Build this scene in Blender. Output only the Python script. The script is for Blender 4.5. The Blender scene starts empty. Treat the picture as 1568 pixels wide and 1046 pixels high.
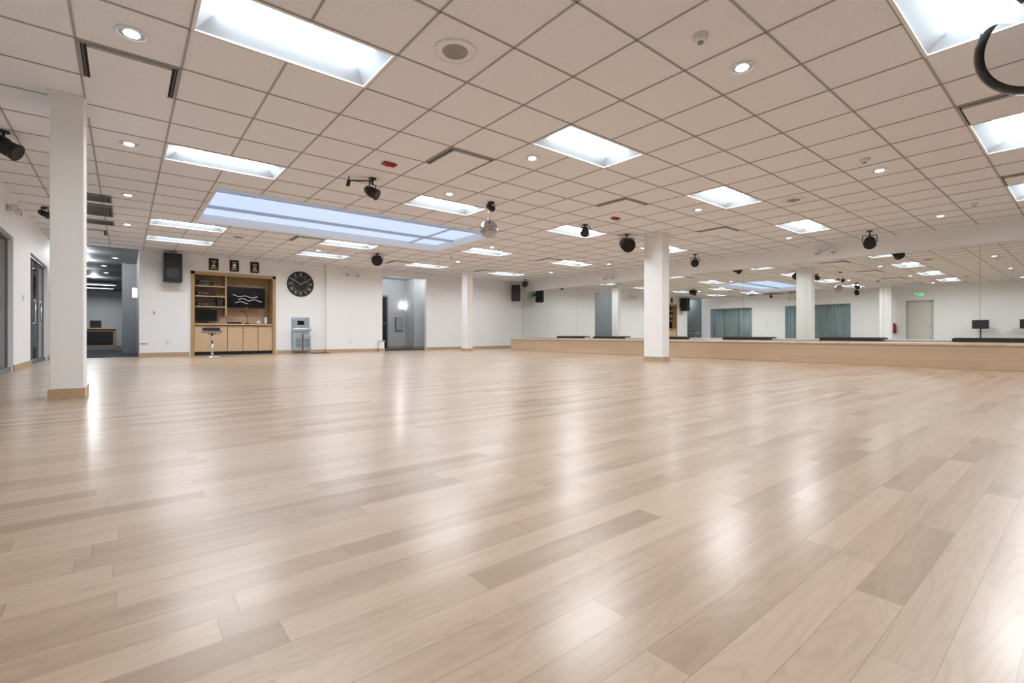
import bpy, bmesh, math, random
from mathutils import Matrix, Vector
random.seed(4)
scene = bpy.context.scene
CZ = 2.745      # ceiling height
MX = 13.2       # mirror plane
FY = 15.5       # far wall plane
LX = -1.35      # left wall plane
P = 0.64        # ceiling grid pitch

# ------------------------------------------------------------------ materials
def nodes_of(name):
    m = bpy.data.materials.new(name); m.use_nodes = True
    nt = m.node_tree
    return m, nt, nt.nodes['Principled BSDF']

def mat(name, col, rough=0.5, metal=0.0, emit=None, estr=0.0, var=0.06, nscale=6.0, bump=0.0, spec=0.5, trans=0.0, ior=1.45):
    m, nt, b = nodes_of(name)
    N, L = nt.nodes, nt.links
    tc = N.new('ShaderNodeTexCoord'); no = N.new('ShaderNodeTexNoise')
    no.inputs['Scale'].default_value = nscale; no.inputs['Detail'].default_value = 4
    L.new(tc.outputs['Object'], no.inputs['Vector'])
    mx = N.new('ShaderNodeMix'); mx.data_type = 'RGBA'
    mx.inputs[6].default_value = tuple(c*(1-var) for c in col)+(1,)
    mx.inputs[7].default_value = tuple(min(1, c*(1+var)) for c in col)+(1,)
    L.new(no.outputs['Fac'], mx.inputs[0]); L.new(mx.outputs[2], b.inputs['Base Color'])
    b.inputs['Roughness'].default_value = rough
    b.inputs['Metallic'].default_value = metal
    b.inputs['Specular IOR Level'].default_value = spec
    b.inputs['Transmission Weight'].default_value = trans
    b.inputs['IOR'].default_value = ior
    if emit:
        b.inputs['Emission Color'].default_value = tuple(emit)+(1,)
        b.inputs['Emission Strength'].default_value = estr
    if bump:
        bp = N.new('ShaderNodeBump'); bp.inputs['Strength'].default_value = bump; bp.inputs['Distance'].default_value = 0.002
        n2 = N.new('ShaderNodeTexNoise'); n2.inputs['Scale'].default_value = 120
        L.new(tc.outputs['Object'], n2.inputs['Vector']); L.new(n2.outputs['Fac'], bp.inputs['Height'])
        L.new(bp.outputs['Normal'], b.inputs['Normal'])
    return m

def thin_glass(name, tint, edge=None, refl=1.0, rough=0.0):
    m = bpy.data.materials.new(name); m.use_nodes = True
    nt = m.node_tree; N, L = nt.nodes, nt.links; N.clear()
    out = N.new('ShaderNodeOutputMaterial'); mx = N.new('ShaderNodeMixShader')
    tr = N.new('ShaderNodeBsdfTransparent'); gl = N.new('ShaderNodeBsdfGlossy'); fr = N.new('ShaderNodeFresnel')
    tr.inputs[0].default_value = tuple(tint)+(1,); gl.inputs['Roughness'].default_value = rough
    gl.inputs['Color'].default_value = (refl, refl, refl, 1)
    fr.inputs[0].default_value = 1.5 if edge is None else 1.2
    if edge is not None:   # longer path through the shell at grazing angles absorbs more
        lw = N.new('ShaderNodeLayerWeight'); lw.inputs[0].default_value = .5
        rp = N.new('ShaderNodeValToRGB'); e = rp.color_ramp.elements
        e[0].position = .91; e[0].color = tuple(tint)+(1,); e[1].position = .975; e[1].color = tuple(edge)+(1,)
        L.new(lw.outputs['Facing'], rp.inputs[0]); L.new(rp.outputs[0], tr.inputs[0]); L.new(rp.outputs[0], gl.inputs[0])
    L.new(fr.outputs[0], mx.inputs[0]); L.new(tr.outputs[0], mx.inputs[1]); L.new(gl.outputs[0], mx.inputs[2])
    L.new(mx.outputs[0], out.inputs[0])
    return m

def wood(name, stops, axis='X', pw=0.11, pl=1.5, rough=0.25, seam=0.55, grain=1.0, planks=True, coat=0.0):
    """procedural boards. axis = board direction"""
    m, nt, b = nodes_of(name); N, L = nt.nodes, nt.links
    def M(op, a, bb=None, c=None):
        n = N.new('ShaderNodeMath'); n.operation = op
        for i, v in enumerate((a, bb, c)):
            if v is None: continue
            if isinstance(v, (int, float)): n.inputs[i].default_value = v
            else: L.new(v, n.inputs[i])
        return n.outputs[0]
    tc = N.new('ShaderNodeTexCoord'); sp = N.new('ShaderNodeSeparateXYZ'); L.new(tc.outputs['Object'], sp.inputs[0])
    if axis == 'X': u, v = sp.outputs[0], sp.outputs[1]
    elif axis == 'Y': u, v = sp.outputs[1], sp.outputs[2]
    elif axis == 'Z': u, v = sp.outputs[2], sp.outputs[0]
    else: u, v = sp.outputs[0], sp.outputs[2]
    vr = M('DIVIDE', v, pw); row = M('FLOOR', vr)
    w1 = N.new('ShaderNodeTexWhiteNoise'); w1.noise_dimensions = '1D'; L.new(row, w1.inputs['W'])
    w1b = N.new('ShaderNodeTexWhiteNoise'); w1b.noise_dimensions = '1D'; L.new(M('ADD', row, 71.3), w1b.inputs['W'])
    plv = M('MULTIPLY', M('ADD', M('MULTIPLY', w1b.outputs['Value'], .9), .6), pl)
    xo = M('ADD', M('DIVIDE', u, plv), M('MULTIPLY', w1.outputs['Value'], 7.31)); col = M('FLOOR', xo)
    cb = N.new('ShaderNodeCombineXYZ'); L.new(row, cb.inputs[0]); L.new(col, cb.inputs[1])
    w2 = N.new('ShaderNodeTexWhiteNoise'); w2.noise_dimensions = '2D'; L.new(cb.outputs[0], w2.inputs['Vector'])
    rnd = w2.outputs['Value']
    g = N.new('ShaderNodeCombineXYZ'); L.new(M('MULTIPLY', u, 2.2), g.inputs[0]); L.new(M('MULTIPLY', v, 55), g.inputs[1])
    L.new(M('MULTIPLY', rnd, 37) if planks else sp.outputs[1], g.inputs[2])
    n1 = N.new('ShaderNodeTexNoise'); n1.inputs['Scale'].default_value = 1.0; n1.inputs['Detail'].default_value = 5; n1.inputs['Roughness'].default_value = 0.6
    L.new(g.outputs[0], n1.inputs['Vector'])
    h = N.new('ShaderNodeCombineXYZ'); L.new(M('MULTIPLY', u, 1.5), h.inputs[0]); L.new(M('MULTIPLY', v, 10), h.inputs[1])
    L.new(M('MULTIPLY', rnd, 91), h.inputs[2])
    n2 = N.new('ShaderNodeTexNoise'); n2.inputs['Scale'].default_value = 1.0; n2.inputs['Detail'].default_value = 1.5
    n2.inputs['Distortion'].default_value = 0.6
    L.new(h.outputs[0], n2.inputs['Vector'])
    rings = M('POWER', M('ABSOLUTE', M('SINE', M('MULTIPLY', n2.outputs['Fac'], 42))), 8)
    base = N.new('ShaderNodeValToRGB'); cr = base.color_ramp
    while len(cr.elements) < len(stops): cr.elements.new(0.5)
    for e, (p, c) in zip(cr.elements, stops): e.position = p; e.color = tuple(c)+(1,)
    n3 = N.new('ShaderNodeTexNoise'); n3.inputs['Scale'].default_value = 1.7; n3.inputs['Detail'].default_value = 2; L.new(tc.outputs['Object'], n3.inputs['Vector'])
    tone = M('ADD', rnd if planks else 0.5, M('MULTIPLY', M('SUBTRACT', n2.outputs['Fac'], 0.5), 0.7*grain))
    tone = M('ADD', tone, M('MULTIPLY', M('SUBTRACT', n3.outputs['Fac'], 0.5), 0.25))
    L.new(tone, base.inputs[0])
    fac = M('ADD', M('SUBTRACT', 1.0, M('MULTIPLY', rings, 0.07*grain)), M('MULTIPLY', M('SUBTRACT', n1.outputs['Fac'], 0.5), 0.34*grain))
    if planks:
        fy = M('FRACT', vr); fx = M('FRACT', xo)
        ey = M('LESS_THAN', M('MINIMUM', fy, M('SUBTRACT', 1.0, fy)), 0.0012/pw*0.5+0.002)
        ex = M('LESS_THAN', M('MINIMUM', fx, M('SUBTRACT', 1.0, fx)), 0.0010/pl)
        e = M('MAXIMUM', ey, ex)
        fac = M('MULTIPLY', fac, M('SUBTRACT', 1.0, M('MULTIPLY', e, 1-seam)))
    vm = N.new('ShaderNodeVectorMath'); vm.operation = 'SCALE'
    L.new(base.outputs[0], vm.inputs[0]); L.new(fac, vm.inputs['Scale']); L.new(vm.outputs[0], b.inputs['Base Color'])
    rr = M('ADD', rough, M('MULTIPLY', M('SUBTRACT', n1.outputs['Fac'], 0.5), 0.08)); L.new(rr, b.inputs['Roughness'])
    if coat:
        b.inputs['Coat Weight'].default_value = coat; b.inputs['Coat IOR'].default_value = 1.5
        b.inputs['Coat Roughness'].default_value = .22
    return m

def ceil_mat():
    m, nt, b = nodes_of('ceiling_tile'); N, L = nt.nodes, nt.links
    tc = N.new('ShaderNodeTexCoord'); v = N.new('ShaderNodeTexNoise'); v.inputs['Scale'].default_value = 70; v.inputs['Detail'].default_value = 3
    L.new(tc.outputs['Object'], v.inputs['Vector'])
    r = N.new('ShaderNodeValToRGB'); r.color_ramp.elements[0].position = 0.3; r.color_ramp.elements[0].color = (.81, .81, .845, 1)
    r.color_ramp.elements[1].position = 0.55; r.color_ramp.elements[1].color = (.87, .87, .905, 1)
    L.new(v.outputs['Fac'], r.inputs[0]); L.new(r.outputs[0], b.inputs['Base Color'])
    b.inputs['Roughness'].default_value = 0.95; b.inputs['Specular IOR Level'].default_value = 0.1
    return m

WHITE = mat('painted_wall', (.88, .88, .88), .6, var=.015, bump=.15)
WHITE2 = mat('white_metal', (.82, .82, .82), .4, var=.01)
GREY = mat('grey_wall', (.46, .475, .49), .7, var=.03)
LGREY = mat('light_grey_wall', (.62, .635, .65), .7, var=.03)
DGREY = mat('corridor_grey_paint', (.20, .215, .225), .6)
CEIL = ceil_mat()
TBAR = mat('ceiling_tee', (.40, .38, .38), .6, var=.02)
BLACK = mat('black_plastic', (.016, .016, .018), .45, var=.2)
BGLOSS = mat('black_gloss', (.006, .006, .008), .08, var=.1)
DARK = mat('dark_slot', (.03, .03, .033), .8)
STEEL = mat('brushed_steel', (.56, .66, .78), .28, metal=1, nscale=30)
CHROME = mat('chrome', (.8, .8, .82), .08, metal=1)
RED = mat('red_plastic', (.35, .02, .03), .4)
LENS = mat('troffer_lens', (.9, .9, .9), .5, emit=(.91, .96, 1.0), estr=40)
REFL = mat('troffer_reflector', (.40, .44, .48), .5)
DLENS = mat('downlight_lens', (.9, .9, .9), .4, emit=(.95, .97, 1), estr=4)
DCONE = mat('downlight_cone', (.45, .55, .68), .25, metal=.8)
SKY = mat('skylight_acrylic', (.3, .35, .45), .5, emit=(.56, .71, .97), estr=.88, var=.02)
SKYBAR = mat('skylight_frame', (.50, .55, .62), .5)
FLOOR = wood('maple_floor', [(0, (.36, .248, .165)), (.12, (.41, .288, .196)), (.45, (.455, .327, .228)), (1, (.52, .386, .278))], 'X', .088, .9, .38, .65, grain=1.1, coat=.5)
STAGEF = wood('stage_front_wood', [(0, (.56, .41, .28)), (1, (.62, .465, .325))], 'Y', .143, 2.4, .4, .7, .6)
STAGET = wood('stage_top_wood', [(0, (.52, .38, .26)), (1, (.66, .51, .38))], 'X', .115, 1.4, .3)
TRIM = wood('trim_wood', [(0, (.46, .31, .18)), (1, (.58, .42, .27))], 'W', .3, 2, .4, planks=False)
CABW = wood('cabinet_wood', [(0, (.56, .38, .23)), (1, (.68, .49, .32))], 'Z', .5, 2, .4, planks=False, grain=.7)
CABF = wood('frame_wood', [(0, (.40, .25, .12)), (1, (.50, .33, .18))], 'Z', .5, 2, .4, planks=False, grain=.7)
CARPET = mat('carpet', (.07, .07, .075), .95, bump=.4)
CURT = mat('teal_curtain', (.62, .68, .67), .9)
GLASS = thin_glass('window_glass', (.90, .94, .94))
DOME = thin_glass('globe_glass', (.95, .955, .96), edge=(.05, .05, .06))
GREENE = mat('exit_green', (.05, .5, .25), .4, emit=(.1, .9, .4), estr=1.0)
WARM = mat('sconce_glow', (.9, .9, .85), .4, emit=(.9, .95, 1.0), estr=6)
GOLD = mat('gold_print', (.55, .40, .12), .5)
PAPER = mat('paper', (.8, .8, .8), .6)
DOORP = mat('door_paint', (.66, .65, .60), .5)
BRASS = mat('grille_metal', (.25, .26, .28), .4, metal=.6)

mm = bpy.data.materials.new('mirror'); mm.use_nodes = True
nb = mm.node_tree.nodes['Principled BSDF']
nb.inputs['Base Color'].default_value = (.87, .91, .89, 1); nb.inputs['Metallic'].default_value = 1; nb.inputs['Roughness'].default_value = 0.004
MIRROR = mm

# ------------------------------------------------------------------ builder
class B:
    def __init__(s, name, loc=(0, 0, 0), rz=0.0):
        s.n = name; s.bm = bmesh.new(); s.m = []; s.loc = loc; s.rz = rz; s.X = Matrix.Identity(4)
    def mi(s, m):
        if m not in s.m: s.m.append(m)
        return s.m.index(m)
    def box(s, x0, x1, y0, y1, z0, z1, m, bev=0.0, R=None):
        c = Vector(((x0+x1)/2, (y0+y1)/2, (z0+z1)/2))
        mt = s.X @ Matrix.Translation(c) @ (R or Matrix.Identity(4)) @ Matrix.Diagonal((x1-x0, y1-y0, z1-z0, 1))
        r = bmesh.ops.create_cube(s.bm, size=1, matrix=mt)
        fs = {f for v in r['verts'] for f in v.link_faces}; k = s.mi(m)
        for f in fs: f.material_index = k
        if bev:
            es = list({e for v in r['verts'] for e in v.link_edges})
            bmesh.ops.bevel(s.bm, geom=es, offset=bev, segments=2, affect='EDGES', profile=.5, clamp_overlap=True)
    def cyl(s, p1, p2, r1, m, r2=None, seg=24, caps=True):
        p1, p2 = Vector(p1), Vector(p2); d = p2-p1
        q = d.to_track_quat('Z', 'Y').to_matrix().to_4x4()
        r = bmesh.ops.create_cone(s.bm, cap_ends=caps, segments=seg, radius1=r1, radius2=r1 if r2 is None else r2, depth=d.length,
                                  matrix=s.X @ Matrix.Translation((p1+p2)/2) @ q)
        k = s.mi(m)
        for f in {f for v in r['verts'] for f in v.link_faces}:
            f.material_index = k; f.smooth = len(f.verts) == 4
    def sph(s, c, r, m, u=24, v=12, sc=(1, 1, 1), flat=False):
        rr = bmesh.ops.create_uvsphere(s.bm, u_segments=u, v_segments=v, radius=r, matrix=s.X @ Matrix.Translation(c) @ Matrix.Diagonal((*sc, 1)))
        k = s.mi(m)
        for f in {f for q in rr['verts'] for f in q.link_faces}:
            f.material_index = k; f.smooth = not flat
    def ring(s, c, R, r, m, axis='Z', seg=32, n=8):
        k = s.mi(m); vs = []
        for i in range(seg):
            a = 2*math.pi*i/seg; row = []
            for j in range(n):
                b = 2*math.pi*j/n; x = (R+r*math.cos(b))*math.cos(a); y = (R+r*math.cos(b))*math.sin(a); z = r*math.sin(b)
                p = Vector((x, y, z)) if axis == 'Z' else Vector((x, z, y)) if axis == 'Y' else Vector((z, x, y))
                row.append(s.bm.verts.new(s.X @ (p+Vector(c))))
            vs.append(row)
        for i in range(seg):
            for j in range(n):
                f = s.bm.faces.new((vs[i][j], vs[(i+1) % seg][j], vs[(i+1) % seg][(j+1) % n], vs[i][(j+1) % n])); f.material_index = k; f.smooth = True
    def tube(s, pts, r, m, seg=10):
        for a, b in zip(pts, pts[1:]): s.cyl(a, b, r, m, seg=seg)
        for p in pts[1:-1]: s.sph(p, r, m, 10, 6)
    def quad(s, vs, m, smooth=False):
        f = s.bm.faces.new([s.bm.verts.new(s.X @ Vector(v)) for v in vs]); f.material_index = s.mi(m); f.smooth = smooth
    def done(s):
        me = bpy.data.meshes.new(s.n)
        bmesh.ops.recalc_face_normals(s.bm, faces=s.bm.faces[:]) if s.n not in ('ceiling',) else None
        s.bm.to_mesh(me); s.bm.free()
        for m in s.m: me.materials.append(m)
        o = bpy.data.objects.new(s.n, me); o.location = s.loc; o.rotation_euler = (0, 0, s.rz)
        scene.collection.objects.link(o); return o

def copy(o, loc, rz=None):
    c = bpy.data.objects.new(o.name.split('.')[0], o.data); c.location = loc
    c.rotation_euler = (0, 0, o.rotation_euler[2] if rz is None else rz)
    scene.collection.objects.link(c); return c

# ------------------------------------------------------------------ layout on the ceiling grid
gx = lambda k: .36+P*k          # grid lines
gy = lambda k: .22+P*k
troffers = []                   # lower-left corners
for xk in (0, 5, 10, 15):
    for yk in (0, 5, 10, 15, 20):
        x, y = gx(xk), gy(yk)
        if yk == 15 and xk in (0, 5): y = gy(17)
        troffers.append((x, y))
SK = (1.08, 6.28, 8.2, 10.86)
X0, X1, Y0, Y1 = LX, MX, -3.2, FY
holes = [(x, x+2*P, y, y+P) for x, y in troffers]+[SK]

# ------------------------------------------------------------------ ceiling
c = B('ceiling')
xs = sorted({X0, X1, SK[0], SK[1]} | {gx(k) for k in range(-6, 30) if X0 < gx(k) < X1})
ys = sorted({Y0, Y1, SK[2], SK[3]} | {gy(k) for k in range(-8, 40) if Y0 < gy(k) < Y1})
def inh(x, y):
    for i, (a, b, cc, d) in enumerate(holes):
        if a-1e-4 < x < b+1e-4 and cc-1e-4 < y < d+1e-4: return i
    return -1
for xa, xb in zip(xs, xs[1:]):
    for ya, yb in zip(ys, ys[1:]):
        if inh((xa+xb)/2, (ya+yb)/2) < 0:
            c.quad([(xa, ya, CZ), (xa, yb, CZ), (xb, yb, CZ), (xb, ya, CZ)], CEIL)
w, t = .0075, .006
for xa in xs[1:-1]:
    if xa in (SK[0], SK[1]): continue
    for ya, yb in zip(ys, ys[1:]):
        ym = (ya+yb)/2; l, r = inh(xa-.02, ym), inh(xa+.02, ym)
        if l >= 0 and l == r: continue
        c.box(xa-w, xa+w, ya, yb, CZ-t, CZ, TBAR)
for ya in ys[1:-1]:
    if ya in (SK[2], SK[3]): continue
    for xa, xb in zip(xs, xs[1:]):
        xm = (xa+xb)/2; l, r = inh(xm, ya-.02), inh(xm, ya+.02)
        if l >= 0 and l == r: continue
        c.box(xa, xb, ya-w, ya+w, CZ-t, CZ, TBAR)
c.done()

# troffer
t0 = B('ceiling_light_panel', (gx(0)+P, gy(5)+P/2, CZ))
L2, W2 = P-.004, P/2-.004
f = .022
t0.box(-L2, L2, -W2, -W2+f, -.010, .004, WHITE2); t0.box(-L2, L2, W2-f, W2, -.010, .004, WHITE2)
t0.box(-L2, -L2+f, -W2+f, W2-f, -.010, .004, WHITE2); t0.box(L2-f, L2, -W2+f, W2-f, -.010, .004, WHITE2)
a, b_, lx, ly = L2-f, W2-f, L2-.12, .165
HZ = .07
for sgn in (1, -1):
    t0.quad([(-a, sgn*b_, 0), (a, sgn*b_, 0), (lx, sgn*ly, HZ), (-lx, sgn*ly, HZ)], REFL)
    t0.quad([(sgn*a, -b_, 0), (sgn*a, b_, 0), (sgn*lx, ly, HZ), (sgn*lx, -ly, HZ)], REFL)
t0.quad([(-lx, -ly, HZ), (lx, -ly, HZ), (lx, ly, HZ), (-lx, ly, HZ)], REFL)
n = 8
for i in range(n):
    a0 = math.pi*i/n; a1 = math.pi*(i+1)/n
    p = lambda q: (-math.cos(q)*ly*.97, HZ-.002-.012*math.sin(q))
    (ya, za), (yb, zb) = p(a0), p(a1)
    t0.quad([(-lx+.01, ya, za), (lx-.01, ya, za), (lx-.01, yb, zb), (-lx+.01, yb, zb)], LENS, True)
t0 = t0.done()
for x, y in troffers:
    if abs(x-gx(0)) < .01 and abs(y-gy(5)) < .01: continue
    copy(t0, (x+P, y+P/2, CZ))

# skylight
s = B('skylight')
a, b_, cc, d = SK; top = CZ+.15
s.box(a-.03, a, cc-.03, d+.03, CZ-.012, top, WHITE); s.box(b_, b_+.03, cc-.03, d+.03, CZ-.012, top, WHITE)
s.box(a, b_, cc-.03, cc, CZ-.012, top, WHITE); s.box(a, b_, d, d+.03, CZ-.012, top, WHITE)
s.box(a, b_, cc, d, top, top+.03, SKY)
for yy in (cc+.62, cc+1.85): s.box(a, b_, yy-.025, yy+.025, top-.05, top, SKYBAR)
s.box(b_-.75, b_-.72, cc, d, top-.03, top, SKYBAR)
s.done()

# air vents
v0 = B('air_vent', (.04, 5.02, CZ))
v0.box(-.305, .305, -.305, .305, -.008, 0, DARK)
v0.box(-.262, .262, -.285, .285, -.026, -.008, CEIL, .003)
for sg in (1, -1):
    v0.box(sg*.305-.006, sg*.305+.006, -.31, .31, -.014, 0, TBAR); v0.box(-.31, .31, sg*.305-.006, sg*.305+.006, -.014, 0, TBAR)
    v0.box(sg*.284-.002, sg*.284+.002, -.29, .29, -.016, -.008, BRASS)
v0 = v0.done()
for x, y in ((3.24, 5.02), (6.44, 5.02), (9.64, 5.02), (6.44, .54), (9.64, .54), (9.64, 10.14), (6.44, 13.34), (3.24, 11.42), (9.64, 13.34), (-.6, 13.34)):
    copy(v0, (x, y, CZ))
r0 = B('return_grille', (-.48, 9.98, CZ))
r0.box(-.30, .30, -.21, .21, -.008, 0, DARK)
for i in range(12): r0.box(-.28, .28, -.20+i*.035, -.188+i*.035, -.02, -.008, BRASS)
for sg in (1, -1):
    r0.box(-.32, .32, sg*.22-.012, sg*.22+.012, -.022, 0, BRASS); r0.box(sg*.31-.012, sg*.31+.012, -.23, .23, -.022, 0, BRASS)
r0 = r0.done(); q_ = copy(r0, (-.48, 10.95, CZ)); q_.scale = (1, 2.0, 1); q_ = copy(r0, (-.48, 12.1, CZ)); q_.scale = (1, .9, 1)

# downlights
d0 = B('downlight', (.04, 4.38, CZ))
d0.ring((0, 0, -.004), .088, .009, WHITE2)
d0.cyl((0, 0, -.006), (0, 0, 0), .086, DCONE)
d0.sph((0, .0, -.008), .05, DLENS, 20, 10, (1, 1, .3))
d0 = d0.done()
for x, y in ((3.88, 1.82), (.04, 6.94), (3.88, 4.38), (3.88, 6.30), (7.72, 4.38), (7.72, 1.82), (.04, 9.5), (11.56, 1.82), (.04, 12.06), (11.56, 4.38),
             (7.72, 6.94), (11.56, 9.5), (7.72, 12.06), (3.88, 12.7), (11.56, 12.06), (.04, 1.82), (7.08, 9.5)):
    copy(d0, (x, y, CZ))
# ceiling speakers
s0 = B('ceiling_speaker', (1.96, 3.1, CZ))
s0.cyl((0, 0, -.006), (0, 0, 0), .165, WHITE2, seg=40); s0.ring((0, 0, -.006), .155, .008, CEIL)
s0.cyl((0, 0, -.014), (0, 0, -.004), .09, TBAR, .10, seg=32)
for i in range(6): s0.ring((0, 0, -.014), .012+i*.014, .002, BRASS, n=6, seg=24)
s0 = s0.done(); copy(s0, (8.36, 3.1, CZ)); copy(s0, (1.96, 12.06, CZ))
# smoke detectors
k0 = B('smoke_detector', (3.24, 1.82, CZ))
k0.cyl((0, 0, -.02), (0, 0, 0), .055, PAPER); k0.cyl((0, 0, -.045), (0, 0, -.02), .035, PAPER, .05); k0.cyl((0, 0, -.055), (0, 0, -.045), .02, BRASS)
k0 = k0.done(); copy(k0, (7.08, 1.82, CZ)); copy(k0, (10.9, 1.3, CZ)); copy(k0, (7.08, 11.4, CZ))
# strobes
q0 = B('fire_alarm_strobe', (2.6, 5.66, CZ))
q0.box(-.09, .09, -.05, .05, -.03, 0, RED, .02); q0.box(-.04, .04, -.025, .025, -.05, -.03, PAPER, .008); q0.sph((0, 0, -.03), .045, RED, 16, 8, (1.6, .9, .4))
q0 = q0.done(); copy(q0, (7.08, 5.66, CZ))

# clear globe hanging near the camera
dm = B('glass_globe', (4.44, .22, CZ))
dm.cyl((0, 0, -.018), (0, 0, -.006), .04, CHROME); dm.sph((0, 0, -.325), .31, DOME, 96, 48)
dm.done()

# ------------------------------------------------------------------ floor, walls
fl = B('floor'); fl.box(LX-.15, MX+.15, Y0-.15, FY, -.06, 0, FLOOR); fl.done()
cf = B('corridor_floor'); cf.box(LX-2.3, 2.0, FY, 30.2, -.06, 0, CARPET); cf.box(6.4, 10.6, FY, 18.0, -.06, 0, CARPET); cf.done()

w = B('wall_left')
O1, O2 = (7.7, 10.7), (12.45, 14.95)
D1 = (4.6, 5.55)
def lw(y0, y1, z0, z1): w.box(LX-.15, LX, y0, y1, z0, z1, WHITE)
lw(Y0, D1[0], 0, CZ); lw(D1[0], D1[1], 2.1, CZ); lw(D1[1], O1[0], 0, CZ)
for o in (O1, O2): lw(o[0], o[1], 2.1, CZ)
lw(O1[1], O2[0], 0, CZ); lw(O2[1], FY, 0, CZ)
w.done()
w = B('wall_far')
T = .15
w.box(.29, 1.39, FY, FY+T, 0, CZ, WHITE); w.box(1.39, 3.50, FY, FY+T, 2.30, CZ, WHITE)
w.box(3.50, 4.95, FY, FY+T, 0, CZ, WHITE); w.box(4.95, 6.81, FY-.12, FY+T, 0, CZ, WHITE)
w.box(6.81, 8.57, FY, FY+T, 2.60, CZ, WHITE); w.box(8.57, MX+.15, FY, FY+T, 0, CZ, WHITE)
w.done()
w = B('wall_right'); w.box(MX+.02, MX+.17, Y0-.15, FY, 0, CZ, WHITE)
w.done()
w = B('wall_back'); w.box(LX-.15, MX+.02, Y0-.15, Y0, 0, CZ, WHITE); w.done()
w = B('soffit_beam'); w.box(MX-.10, MX+.02, Y0, FY, 2.37, CZ, WHITE); w.done()
# window bays
for o in (O1, O2):
    g = B('window_1' if o is O1 else 'window_2')
    ya, yb = o; fr = BRASS
    g.box(LX-.12, LX-.03, ya, yb, 2.05, 2.1, fr); g.box(LX-.12, LX-.03, ya, yb, 0, .07, fr)
    npan = 3
    for i in range(npan+1):
        yy = ya+(yb-ya)*i/npan; yy = min(max(yy, ya+.015), yb-.015); g.box(LX-.10, LX-.06, yy-.015, yy+.015, .07, 2.05, fr)
    g.box(LX-.085, LX-.075, ya, yb, .07, 2.05, GLASS)
    for i in (1, 2):
        yy = ya+(yb-ya)*i/npan-.12
        g.tube([(LX-.075, yy, .80), (LX-.01, yy, .80), (LX-.01, yy, 1.25), (LX-.075, yy, 1.25)], .012, CHROME)
    g.box(LX-.95, LX-.9, ya-.1, yb+.1, 0, 2.3, GREY)
    g.done()
    cu = B('curtain'); N_ = 240
    for i in range(N_):
        y_a = ya+(yb-ya)*i/N_; y_b = ya+(yb-ya)*(i+1)/N_
        fx = lambda y: LX-.24+.035*math.sin(y*34)+.012*math.sin(y*71+1)
        cu.quad([(fx(y_a), y_a, .02), (fx(y_b), y_b, .02), (fx(y_b), y_b, 2.15), (fx(y_a), y_a, 2.15)], CURT, True)
    cu.cyl((LX-.24, ya, 2.17), (LX-.24, yb, 2.17), .015, BRASS)
    cu.done()
dr = B('door_1')
dr.box(LX-.10, LX-.05, D1[0]+.05, D1[1]-.05, .01, 2.05, DOORP, .004)
for yy in (D1[0], D1[1]-.05): dr.box(LX-.14, LX+.015, yy, yy+.05, 0, 2.1, GREY)
dr.box(LX-.14, LX+.015, D1[0], D1[1], 2.05, 2.1, GREY)
dr.tube([(LX-.05, D1[0]+.13, 1.0), (LX+.02, D1[0]+.13, 1.0), (LX+.02, D1[0]+.26, 1.0)], .012, CHROME)
dr.done()
ex = B('exit_sign', (LX, 5.08, 2.36)); ex.box(0, .05, -.19, .19, -.11, .11, PAPER, .006)
def strk(y, z, l, ang): ex.X = Matrix.Translation((.053, y, z)) @ Matrix.Rotation(ang, 4, 'X'); ex.box(-.003, .003, -.010, .010, -l/2, l/2, GREENE)
strk(-.145, 0, .14, 0)
for z in (-.063, 0, .063): strk(-.12, z, .05, math.pi/2)
strk(-.045, 0, .145, .38); strk(-.045, 0, .145, -.38)
strk(.03, 0, .14, 0); strk(.115, 0, .14, 0); strk(.115, .063, .09, math.pi/2)
ex.X = Matrix.Identity(4); ex.done()
fe = B('fire_extinguisher', (LX+.10, 5.95, .62))
fe.cyl((0, 0, 0), (0, 0, .38), .07, RED); fe.sph((0, 0, .38), .07, RED, sc=(1, 1, .6)); fe.cyl((0, 0, .4), (0, 0, .47), .02, BLACK)
fe.box(-.02, .02, -.01, .12, .46, .48, BLACK); fe.tube([(0, .02, .45), (.05, .08, .38), (.03, .09, .12)], .010, BLACK); fe.box(-.10, -.06, -.04, .04, .1, .4, BRASS); fe.done()

# mirrors
mr = B('wall_mirror')
yy = Y0+.02; pw = (FY-.02-yy)/12
for i in range(12): mr.box(MX-.012, MX+.018, yy+i*pw+.0015, yy+(i+1)*pw-.0015, .47, 2.37, MIRROR)
mr.box(MX-.016, MX+.018, yy, FY-.02, .44, .47, WHITE2)
mr.done()
# stage
st = B('stage_platform')
st.box(10.72, MX-.02, Y0+.02, 13.25, .0, .39, STAGEF); st.box(10.69, MX-.02, Y0+.02, 13.28, .39, .425, STAGET, .006)
st.box(10.705, 10.72, Y0+.02, 13.26, 0, .02, TRIM)
st.done()
gq = None
for y in (12.55, 10.72, 8.36, 6.0, 3.62, 1.26):
    if gq is None:
        g = B('floor_convector', (MX-.17, y, .425))
        g.box(-.12, .12, -.6, .6, 0, .075, BLACK, .008)
        for i in range(24): g.box(-.11, .11, -.58+i*.049, -.555+i*.049, .075, .082, DARK)
        g.box(-.13, .13, -.61, .61, 0, .012, BLACK); gq = g.done()
    else: copy(gq, (MX-.17, y, .425))

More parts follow.
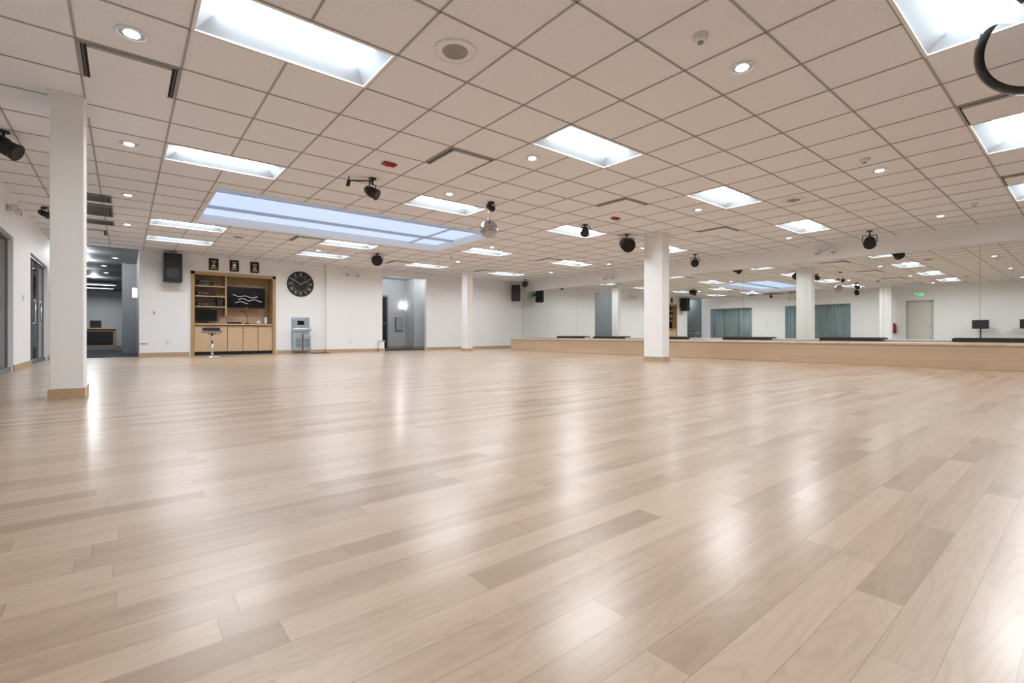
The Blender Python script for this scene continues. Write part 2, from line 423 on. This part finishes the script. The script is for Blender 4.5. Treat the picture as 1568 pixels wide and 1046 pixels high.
# baseboards
bb = B('baseboard_far'); BH = .10
for x0, x1, yf in ((.29, 1.36, FY), (3.53, 4.93, FY), (4.95, 6.81, FY-.12), (8.57, MX-.02, FY)): bb.box(x0, x1, yf-.018, yf, 0, BH, TRIM, .003)
bb.box(4.932, 4.95, FY-.138, FY, 0, BH, TRIM); bb.done()
bb = B('baseboard_left')
for y0, y1 in ((Y0, D1[0]), (D1[1], O1[0]), (O1[1], O2[0]), (O2[1], FY)): bb.box(LX, LX+.018, y0, y1, 0, BH, TRIM, .003)
bb.done()
bb = B('baseboard_back'); bb.box(LX+.02, 10.68, Y0, Y0+.018, 0, BH, TRIM); bb.done()

# columns
def column(x, y, wx, wy):
    o = B('column', (x+wx/2, y+wy/2, 0)); a, b = wx/2, wy/2
    o.box(-a, a, -b, b, 0, CZ, WHITE, .006)
    o.box(-a-.016, a+.016, -b-.016, b+.016, 0, .10, TRIM, .004)
    o.box(-a-.02, a+.02, -b-.02, b+.02, CZ-.022, CZ, WHITE2, .004)
    o.done()
column(-.515, 5.85, .225, .44); column(8.87, 5.85, .26, .46); column(9.05, 13.55, .22, .34)
for x, y in ((.29, FY-.02), (6.66, FY-.14)):
    o = B('wall_end_post', (x+.08, y-.06, 0))
    o.box(-.08, .08, -.06, .06, 0, .33, WHITE); o.box(-.10, .10, -.08, .06, .33, .36, TRIM, .006); o.box(-.09, .09, -.075, .06, 0, .1, TRIM); o.done()

# ------------------------------------------------------------------ built in cabinet
cb = B('built_in_cabinet')
x0, x1 = 1.39, 3.50; F = FY-.03
cb.box(x0, x0+.085, F, FY+.62, 0, 2.30, CABF, .004); cb.box(x1-.085, x1, F, FY+.62, 0, 2.30, CABF, .004)
cb.box(x0, x1, F, FY+.62, 2.215, 2.30, CABF, .004)
a, b = x0+.085, x1-.085
cb.box(a, b, FY+.58, FY+.62, 0, 2.215, CABW)
cb.box(a, b, F-.05, FY+.58, .835, .875, CABW, .006)
cb.box(a, b, FY+.06, FY+.56, 0, .09, DARK); cb.box(a, b, FY+.02, FY+.56, .09, .83, CABW)
wd = (b-a)/5
for i in range(5):
    cb.box(a+i*wd+.006, a+(i+1)*wd-.006, FY-.005, FY+.018, .10, .815, CABW, .004)
    hx = a+(i+1)*wd-.05 if i % 2 == 0 else a+i*wd+.05
    cb.tube([(hx, FY-.005, .62), (hx, FY-.03, .62), (hx, FY-.03, .74), (hx, FY-.005, .74)], .005, CHROME)
cb.box(2.22, 2.25, FY+.1, FY+.58, 1.1, 2.215, CABW)
for z in (1.33, 1.62, 1.90): cb.box(a, 2.22, FY+.12, FY+.58, z, z+.03, CABW)
cb.box(a, 2.22, FY+.11, FY+.13, 1.33, 1.36, TRIM)
cb.done()
av = B('stereo_equipment')
for (xa, xb, z, h) in ((1.55, 1.98, 1.65, .14), (1.56, 1.96, 1.93, .09), (1.6, 1.9, 2.02, .06), (1.55, 2.0, 1.36, .12), (2.02, 2.18, 1.36, .22)):
    av.box(xa, xb, FY+.18, FY+.5, z, z+h, BLACK, .006)
    for i in range(4 if xb-xa > .25 else 1): av.cyl((xa+.06+i*.06, FY+.165, z+h/2), (xa+.06+i*.06, FY+.18, z+h/2), .014, CHROME, seg=12)
av.done()
tv = B('television', (2.76, FY+.22, 1.64))
tv.box(-.50, .50, -.025, .025, -.30, .30, BLACK, .008); tv.box(-.485, .485, -.028, -.024, -.28, .285, BGLOSS)
tv.box(-.1, .1, .025, .34, -.08, .08, BLACK); tv.box(-.04, .04, -.029, -.026, -.295, -.287, CHROME)
SCRREFL = mat('screen_reflection', (.8, .8, .85), .4, emit=(.8, .85, 1), estr=.8)  # reflected room lights drawn on the screen as glowing squiggles
for z0_, ph, am, n0, n1_ in ((.06, 0, .02, 3, 34), (-.03, 1.3, .025, 10, 40), (-.12, 2.2, .02, 6, 22)):
    pp = [(-.42+.84*i/40, -.029, z0_-.05*(i/40)+am*math.sin(ph+i*.42)) for i in range(41)]
    for i in range(n0, n1_):
        (xa, ya, za), (xb, yb, zb) = pp[i], pp[i+1]
        tv.quad([(xa, ya, za-.004), (xb, yb, zb-.004), (xb, yb, zb+.004), (xa, ya, za+.004)], SCRREFL)
tv.done()
mo = B('computer_monitor', (1.78, FY+.25, .875))
mo.box(-.25, .25, -.02, .02, .07, .40, BLACK, .006); mo.box(-.235, .235, -.023, -.019, .09, .385, BGLOSS); mo.box(-.03, .03, 0, .03, .01, .12, BLACK); mo.box(-.12, .12, -.08, .08, 0, .015, BLACK, .004); mo.done()
mx_ = B('audio_mixer', (2.45, FY+.2, .875)); mx_.box(-.16, .16, -.12, .12, 0, .06, BLACK, .008)
for i in range(6):
    for j in range(3): mx_.cyl((-.12+i*.048, -.07+j*.06, .06), (-.12+i*.048, -.07+j*.06, .075), .010, PAPER, seg=10)
mx_.done()
gl = B('gooseneck_microphone', (2.78, FY+.15, .875)); gl.cyl((0, 0, 0), (0, 0, .03), .06, BLACK)
pts = [(0, 0, .03), (0, 0, .2), (-.03, 0, .30), (-.10, 0, .36)]; gl.tube(pts, .007, BLACK); gl.cyl((-.10, 0, .36), (-.15, 0, .37), .02, BLACK); gl.done()
cu_ = B('coffee_mug', (3.05, FY+.12, .875)); cu_.cyl((0, 0, 0), (0, 0, .10), .038, PAPER, .042); cu_.ring((.055, 0, .05), .028, .006, PAPER, 'Y', 20); cu_.done()
pc = B('paper_cup_stack', (3.26, FY+.15, .875)); 
for i in range(5): pc.cyl((0, 0, i*.03), (0, 0, i*.03+.09), .028, PAPER, .038)
pc.done()

# stool
so = B('bar_stool', (1.72, 14.15, 0))
so.cyl((0, 0, 0), (0, 0, .012), .21, CHROME, seg=40); so.cyl((0, 0, .012), (0, 0, .04), .20, CHROME, .035, seg=40)
so.cyl((0, 0, .03), (0, 0, .40), .03, CHROME); so.cyl((0, 0, .38), (0, 0, .60), .018, CHROME)
so.ring((0, -.10, .25), .12, .010, CHROME)
so.cyl((0, 0, .58), (0, 0, .60), .09, BLACK)
so.box(-.22, .22, -.19, .19, .60, .67, BLACK, .025); so.box(-.21, .21, .15, .20, .65, .76, BLACK, .02)
so.tube([(.05, 0, .59), (.20, -.02, .57)], .006, CHROME); so.done()

# posters
def poster(x, ac):
    o = B('framed_award', (x, FY, 2.52))
    o.box(-.115, .115, -.02, 0, -.16, .16, BLACK, .004); o.box(-.095, .095, -.023, -.02, -.14, .14, BGLOSS)
    o.box(-.06, .06, -.026, -.023, .085, .10, PAPER); o.box(-.07, .07, -.026, -.023, -.12, -.085, GOLD)
    o.box(-.045, .045, -.026, -.023, -.06, -.03, PAPER)
    if ac: o.cyl((0, -.026, .02), (0, -.023, .02), .045, PAPER, seg=20)
    else:
        o.box(-.018, .018, -.026, -.023, -.03, .07, GOLD); o.box(-.05, .05, -.026, -.023, .035, .06, GOLD)
    o.done()
poster(1.92, False); poster(2.42, True); poster(2.94, False)
# clock
ck = B('wall_clock', (4.20, FY, 2.12)); R = .385
ck.cyl((0, 0, 0), (0, -.03, 0), R, BLACK, seg=64); ck.ring((0, -.03, 0), R-.012, .014, BLACK, 'Y', 64); ck.ring((0, -.03, 0), R*.58, .006, BRASS, 'Y', 48)
ck.cyl((0, -.03, 0), (0, -.034, 0), R*.55, DARK, seg=48)
nums = ['XII', 'I', 'II', 'III', 'IIII', 'V', 'VI', 'VII', 'VIII', 'IX', 'X', 'XI']
CLKN = mat('clock_numeral', (.45, .44, .40), .5)
for h in range(12):
    an = -2*math.pi*h/12
    Rm = Matrix.Rotation(-an, 4, 'Y')
    ss = nums[h]; ws = {'I': .020, 'V': .042, 'X': .045}; tot = sum(ws[q] for q in ss); px = -tot/2
    for q in ss:
        cx = px+ws[q]/2; px += ws[q]
        strokes = [(0, 0)] if q == 'I' else [(-.010, .2), (.010, -.2)] if q == 'V' else [(0, .4), (0, -.4)]
        for dx, tilt in strokes:
            ck.X = Rm @ Matrix.Translation((cx+dx, -.034, R*.77)) @ Matrix.Rotation(tilt, 4, 'Y')
            ck.box(-.0045, .0045, -.003, .003, -.045, .045, CLKN)
ck.X = Matrix.Identity(4)
for an, ln, wd_ in ((math.radians(62), .20, .011), (math.radians(-60), .29, .008)):
    ck.X = Matrix.Rotation(an, 4, 'Y'); ck.box(-wd_, wd_, -.044, -.038, -.05, ln, CLKN)
ck.X = Matrix.Identity(4); ck.cyl((0, -.03, 0), (0, -.05, 0), .02, BLACK); ck.done()

# speakers
def speaker(loc, rz, h=.74, wv=.40, dp=.36, tilt=0.0, wall=.3):
    o = B('wall_speaker', loc, rz)
    o.box(-wv/2, wv/2, -dp, 0, -h/2, h/2, BLACK, .02)
    o.box(-wv/2+.025, wv/2-.025, -dp-.012, -dp, -h/2+.03, h/2-.03, DARK, .008)
    o.cyl((0, -dp-.012, -h*.2), (0, -dp-.018, -h*.2), wv*.38, BLACK, seg=36); o.ring((0, -dp-.016, -h*.2), wv*.37, .005, BLACK, 'Y', 36)
    o.cyl((0, -dp-.012, h*.25), (0, -dp-.018, h*.25), wv*.2, BLACK, seg=28); o.ring((0, -dp-.016, h*.25), wv*.2, .004, BLACK, 'Y', 28)
    o.box(-.05, .05, 0, wall, -.04, .04, BLACK); o.box(-.09, .09, wall-.012, wall, -.12, .12, BLACK)
    o.done()
speaker((.97, FY-.10, 2.30), 0, wall=.10)
speaker((12.62, FY-.22, 2.27), math.radians(-38), .66, .36, .30, wall=.12)

# drinking fountain
df = B('drinking_fountain', (4.20, FY, 0))
df.box(-.26, .26, -.03, 0, .06, 1.10, STEEL, .004)
df.box(-.235, .235, -.045, -.03, .78, 1.06, STEEL, .01)
df.box(-.25, .25, -.30, -.03, .66, .76, STEEL, .02); df.box(-.20, .20, -.26, -.08, .757, .764, BRASS, .003)
df.box(-.235, -.012, -.26, -.03, .10, .66, STEEL, .015); df.box(.012, .235, -.26, -.03, .10, .56, STEEL, .015)
df.box(-.012, .012, -.2, -.03, .1, .66, DARK)
for i in range(7): df.box(-.20, -.04, -.265, -.258, .18+i*.04, .195+i*.04, DARK); df.box(.04, .20, -.265, -.258, .18+i*.04, .195+i*.04, DARK)
df.tube([(-.12, -.10, .76), (-.12, -.10, .81), (-.12, -.15, .84)], .012, CHROME); df.cyl((.12, -.30, .71), (.12, -.315, .71), .03, CHROME)
df.box(-.10, .10, -.05, -.044, .86, 1.0, BGLOSS, .004); df.done()
fm = B('floor_mat', (4.62, 14.98, 0)); fm.box(-.26, .26, -.20, .20, 0, .012, BLACK, .004)
for i in range(10): fm.box(-.23, .23, -.18+i*.037, -.165+i*.037, .012, .016, DARK)
fm.done()

def plate(name, loc, rz=0, two=True):
    o = B(name, loc, rz); o.box(-.04, .04, -.008, 0, -.06, .06, PAPER, .003)
    if two:
        for z in (-.025, .025): o.box(-.016, .016, -.011, -.008, z-.016, z+.016, WHITE2, .003); o.box(-.008, -.005, -.012, -.010, z-.006, z+.006, DARK); o.box(.005, .008, -.012, -.010, z-.006, z+.006, DARK)
    else: o.box(-.016, .016, -.013, -.008, -.03, .03, BRASS, .003)
    o.done()
plate('wall_switch', (.60, FY, 1.14), 0, False); plate('power_outlet', (.88, FY, .37)); plate('power_outlet', (5.7, FY-.12, .33)); plate('power_outlet', (11.1, FY, .33))
plate('wall_switch', (LX, 11.6, 1.2), math.pi/2, False)
def emerg(loc, rz):
    o = B('emergency_light', loc, rz); o.box(-.15, .15, -.06, 0, -.05, .05, WHITE2, .01)
    for sg in (1, -1): o.cyl((sg*.17, -.05, .02), (sg*.17, -.12, 0), .05, WHITE2, .06, seg=20); o.cyl((sg*.17, -.12, 0), (sg*.17, -.123, 0), .045, TBAR, seg=20); o.box(sg*.14-.03, sg*.14+.03, -.06, -.02, -.01, .03, WHITE2)
    o.done()
emerg((MX-.10, 4.13, 2.54), math.pi/2*-1); emerg((MX-.10, 10.7, 2.52), -math.pi/2); emerg((5.75, FY-.12, 2.50), 0); emerg((LX, 10.3, 2.45), math.pi/2)

# stage lights
def par(loc, aim, L=.20, r=.075, drop=.16, arm=None):
    """spot hanging from the ceiling"""
    o = B('stage_light', loc)
    o.cyl((0, 0, -.02), (0, 0, 0), .05, BLACK)
    o.cyl((0, 0, -drop*.6), (0, 0, 0), .012, BLACK, seg=12)
    c0 = Vector((0, 0, -drop-.04)); d = Vector(aim).normalized(); side = d.cross(Vector((0, 0, 1))).normalized()
    top_ = Vector((0, 0, -drop*.5)); 
    for sg in (1, -1): o.tube([top_, top_+side*sg*(r+.02), c0+side*sg*(r+.02)], .008, BLACK)
    o.cyl(c0-side*(r+.02), c0+side*(r+.02), .010, BLACK, seg=10)
    o.cyl(c0-d*L*.5, c0+d*L*.35, r*.85, BLACK, r); o.cyl(c0+d*L*.35, c0+d*L*.5, r, BLACK, r*1.12); o.sph(c0-d*L*.5, r*.85, BLACK, 20, 10)
    o.cyl(c0+d*L*.5, c0+d*(L*.5+.006), r*1.0, BGLOSS)
    for q in (-.3, -.15, 0): o.cyl(c0+d*L*q, c0+d*(L*q+.008), r*1.0, DARK)
    if arm:
        o.tube([(0, 0, -.04), (arm[0], arm[1], -.05), (arm[0], arm[1], .0)], .009, BLACK); o.cyl((arm[0], arm[1], -.05), (arm[0]*1.05, arm[1]*1.05, -.13), .025, BLACK)
    o.done()
par((2.67, 6.35, CZ), (.5, -.6, -.45), L=.15, r=.07, arm=(-.28, .14))
par((4.66, 6.28, CZ), (.9, .2, -.3), L=.10, r=.045, drop=.05)
par((5.26, 12.2, CZ), (-.4, -.8, -.2), L=.24, r=.13, drop=.14)
par((7.06, 6.40, CZ), (-.6, -.5, -.5), L=.16, r=.075, drop=.10)
par((8.45, 6.45, CZ), (-.5, -.7, -.3), L=.26, r=.135, drop=.18)
par((12.0, 6.9, CZ), (-.8, -.4, -.4), L=.22, r=.09, drop=.18)
par((12.1, 3.02, CZ), (-.8, -.2, -.5), L=.22, r=.10, drop=.20)
par((12.2, 14.2, CZ), (-.8, -.6, -.3), L=.22, r=.10, drop=.16)
par((-1.0, 7.35, CZ), (.8, -.3, -.45), L=.26, r=.085, drop=.12)
par((-1.05, 11.3, CZ), (.8, -.5, -.5), L=.14, r=.05, drop=.08)

# disco ball
db = B('disco_ball', (4.72, 6.42, CZ))
db.cyl((0, 0, -.05), (0, 0, 0), .045, BLACK); db.cyl((0, 0, -.22), (0, 0, -.05), .004, CHROME, seg=8); db.cyl((0, 0, -.275), (0, 0, -.22), .02, CHROME)
TILE = mat('mirror_tile', (.45, .45, .46), .12, metal=1)
db.sph((0, 0, -.41), .15, TILE, 36, 20, flat=True); db.done()

def standsp(x, y):
    o = B('speaker_on_stand', (x, y, 0)); o.box(-.15, .15, -.24, .24, .80, 1.16, BLACK, .02); o.box(.15, .158, -.20, .20, .84, 1.12, DARK)
    o.cyl((0, 0, .02), (0, 0, .80), .02, BLACK)
    for k in range(3):
        an = 2*math.pi*k/3; o.tube([(0, 0, .35), (.26*math.cos(an), .26*math.sin(an), .012)], .012, BLACK)
    o.done()
standsp(-.85, 3.05); standsp(-.85, 1.7)

# ------------------------------------------------------------------ corridor beyond the opening
w = B('wall_corridor')
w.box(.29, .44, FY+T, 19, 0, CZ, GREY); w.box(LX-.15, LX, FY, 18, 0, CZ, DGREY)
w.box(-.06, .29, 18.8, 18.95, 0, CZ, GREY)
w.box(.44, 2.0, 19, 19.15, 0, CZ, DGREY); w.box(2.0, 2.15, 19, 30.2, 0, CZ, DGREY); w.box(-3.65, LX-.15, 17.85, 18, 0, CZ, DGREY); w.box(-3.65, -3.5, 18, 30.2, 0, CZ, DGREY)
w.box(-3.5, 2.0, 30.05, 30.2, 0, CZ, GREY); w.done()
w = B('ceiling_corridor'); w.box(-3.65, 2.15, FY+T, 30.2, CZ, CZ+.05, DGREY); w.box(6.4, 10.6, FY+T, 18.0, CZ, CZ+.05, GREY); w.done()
def lamp(loc, e, r=.06):  # extra point light, added to lift the dark corridor and alcove
    l = bpy.data.lights.new('downlight_fill', 'POINT'); l.energy = e; l.color = (.95, .98, 1); l.shadow_soft_size = r
    o = bpy.data.objects.new('downlight_fill', l); o.location = loc; scene.collection.objects.link(o)
for i, (x, y) in enumerate(((-.9, 16.6), (-.2, 17.6), (-.9, 18.6), (-.5, 19.8), (-1.2, 21), (-.5, 22), (-.9, 24))):
    copy(d0, (x, y, CZ))
    if i % 2 == 0: lamp((x, y, CZ-.12), 34)
copy(t0, (-.9, 26.2, CZ-.10)); copy(t0, (-1.0, 28.2, CZ-.10))
rd = B('reception_desk', (-1.0, 28.2, 0)); rd.box(-.7, .7, -.3, .3, 0, .80, CABF, .01); rd.box(-.78, .78, -.38, .34, .80, .85, CABW, .01); rd.box(-.6, .6, -.31, -.30, .1, .7, DARK)
rd.box(-.2, .2, -.05, .05, .85, 1.2, BLACK, .01); rd.done()
def sconce(loc, rz):
    o = B('wall_sconce', loc, rz); o.box(-.05, .05, -.02, 0, -.08, .08, CHROME, .004); o.cyl((0, -.07, -.13), (0, -.07, .13), .05, WARM, seg=20); o.cyl((0, -.07, -.14), (0, -.07, -.13), .055, CHROME); o.done()
sconce((.29, 17.2, 1.75), math.pi/2*-1); sconce((LX, 17.4, 1.75), math.pi/2)
# alcove behind second opening
w = B('wall_alcove'); w.box(6.4, 10.6, 17.7, 17.85, 0, CZ, LGREY); w.box(6.4, 6.55, FY+T, 17.7, 0, CZ, GREY); w.box(8.80, 10.6, 16.9, 17.7, 0, CZ, LGREY); w.box(10.45, 10.6, FY+T, 16.9, 0, CZ, GREY)
w.done()
copy(d0, (8.0, 16.5, CZ)); lamp((8.0, 16.5, CZ-.12), 24); copy(d0, (9.4, 16.3, CZ)); lamp((9.4, 16.3, CZ-.12), 12)  # downlights and point lights added here to brighten the alcove
bb = B('baseboard_alcove'); bb.box(8.06, 8.80, 17.68, 17.7, 0, .1, TRIM); bb.box(8.80, 10.45, 16.88, 16.9, 0, .1, TRIM); bb.box(8.78, 8.80, 16.88, 17.68, 0, .1, TRIM); bb.done()
dr = B('door_2'); dr.box(7.35, 8.05, 17.64, 17.7, 0, 2.1, BRASS); dr.box(7.41, 7.99, 17.63, 17.645, .02, 2.04, DARK, .004); dr.tube([(7.92, 17.63, 1), (7.92, 17.57, 1), (7.80, 17.57, 1)], .012, CHROME); dr.done()
sconce((8.66, 17.7, 1.72), 0)
ep = B('electrical_panel', (8.52, 17.7, .98)); ep.box(-.15, .15, -.06, 0, -.27, .27, DGREY, .006); ep.box(-.13, .13, -.068, -.06, -.25, .25, GREY, .004); ep.done()

# ------------------------------------------------------------------ camera & world
wd = bpy.data.worlds.new('world'); scene.world = wd; wd.use_nodes = True
wd.node_tree.nodes['Background'].inputs[0].default_value = (.5, .65, 1, 1); wd.node_tree.nodes['Background'].inputs[1].default_value = .5
cam = bpy.data.cameras.new('camera'); co = bpy.data.objects.new('camera', cam); scene.collection.objects.link(co)
co.location = (0, 0, .585); co.rotation_euler = (math.pi/2, 0, math.radians(-39.1))
cam.sensor_width = 36; cam.lens = 16.76; cam.shift_y = -.0073; cam.clip_start = .05
scene.camera = co
try:
    scene.view_settings.view_transform = 'Standard'; scene.view_settings.look = 'None'; scene.view_settings.exposure = 0
except Exception as e: print(e)
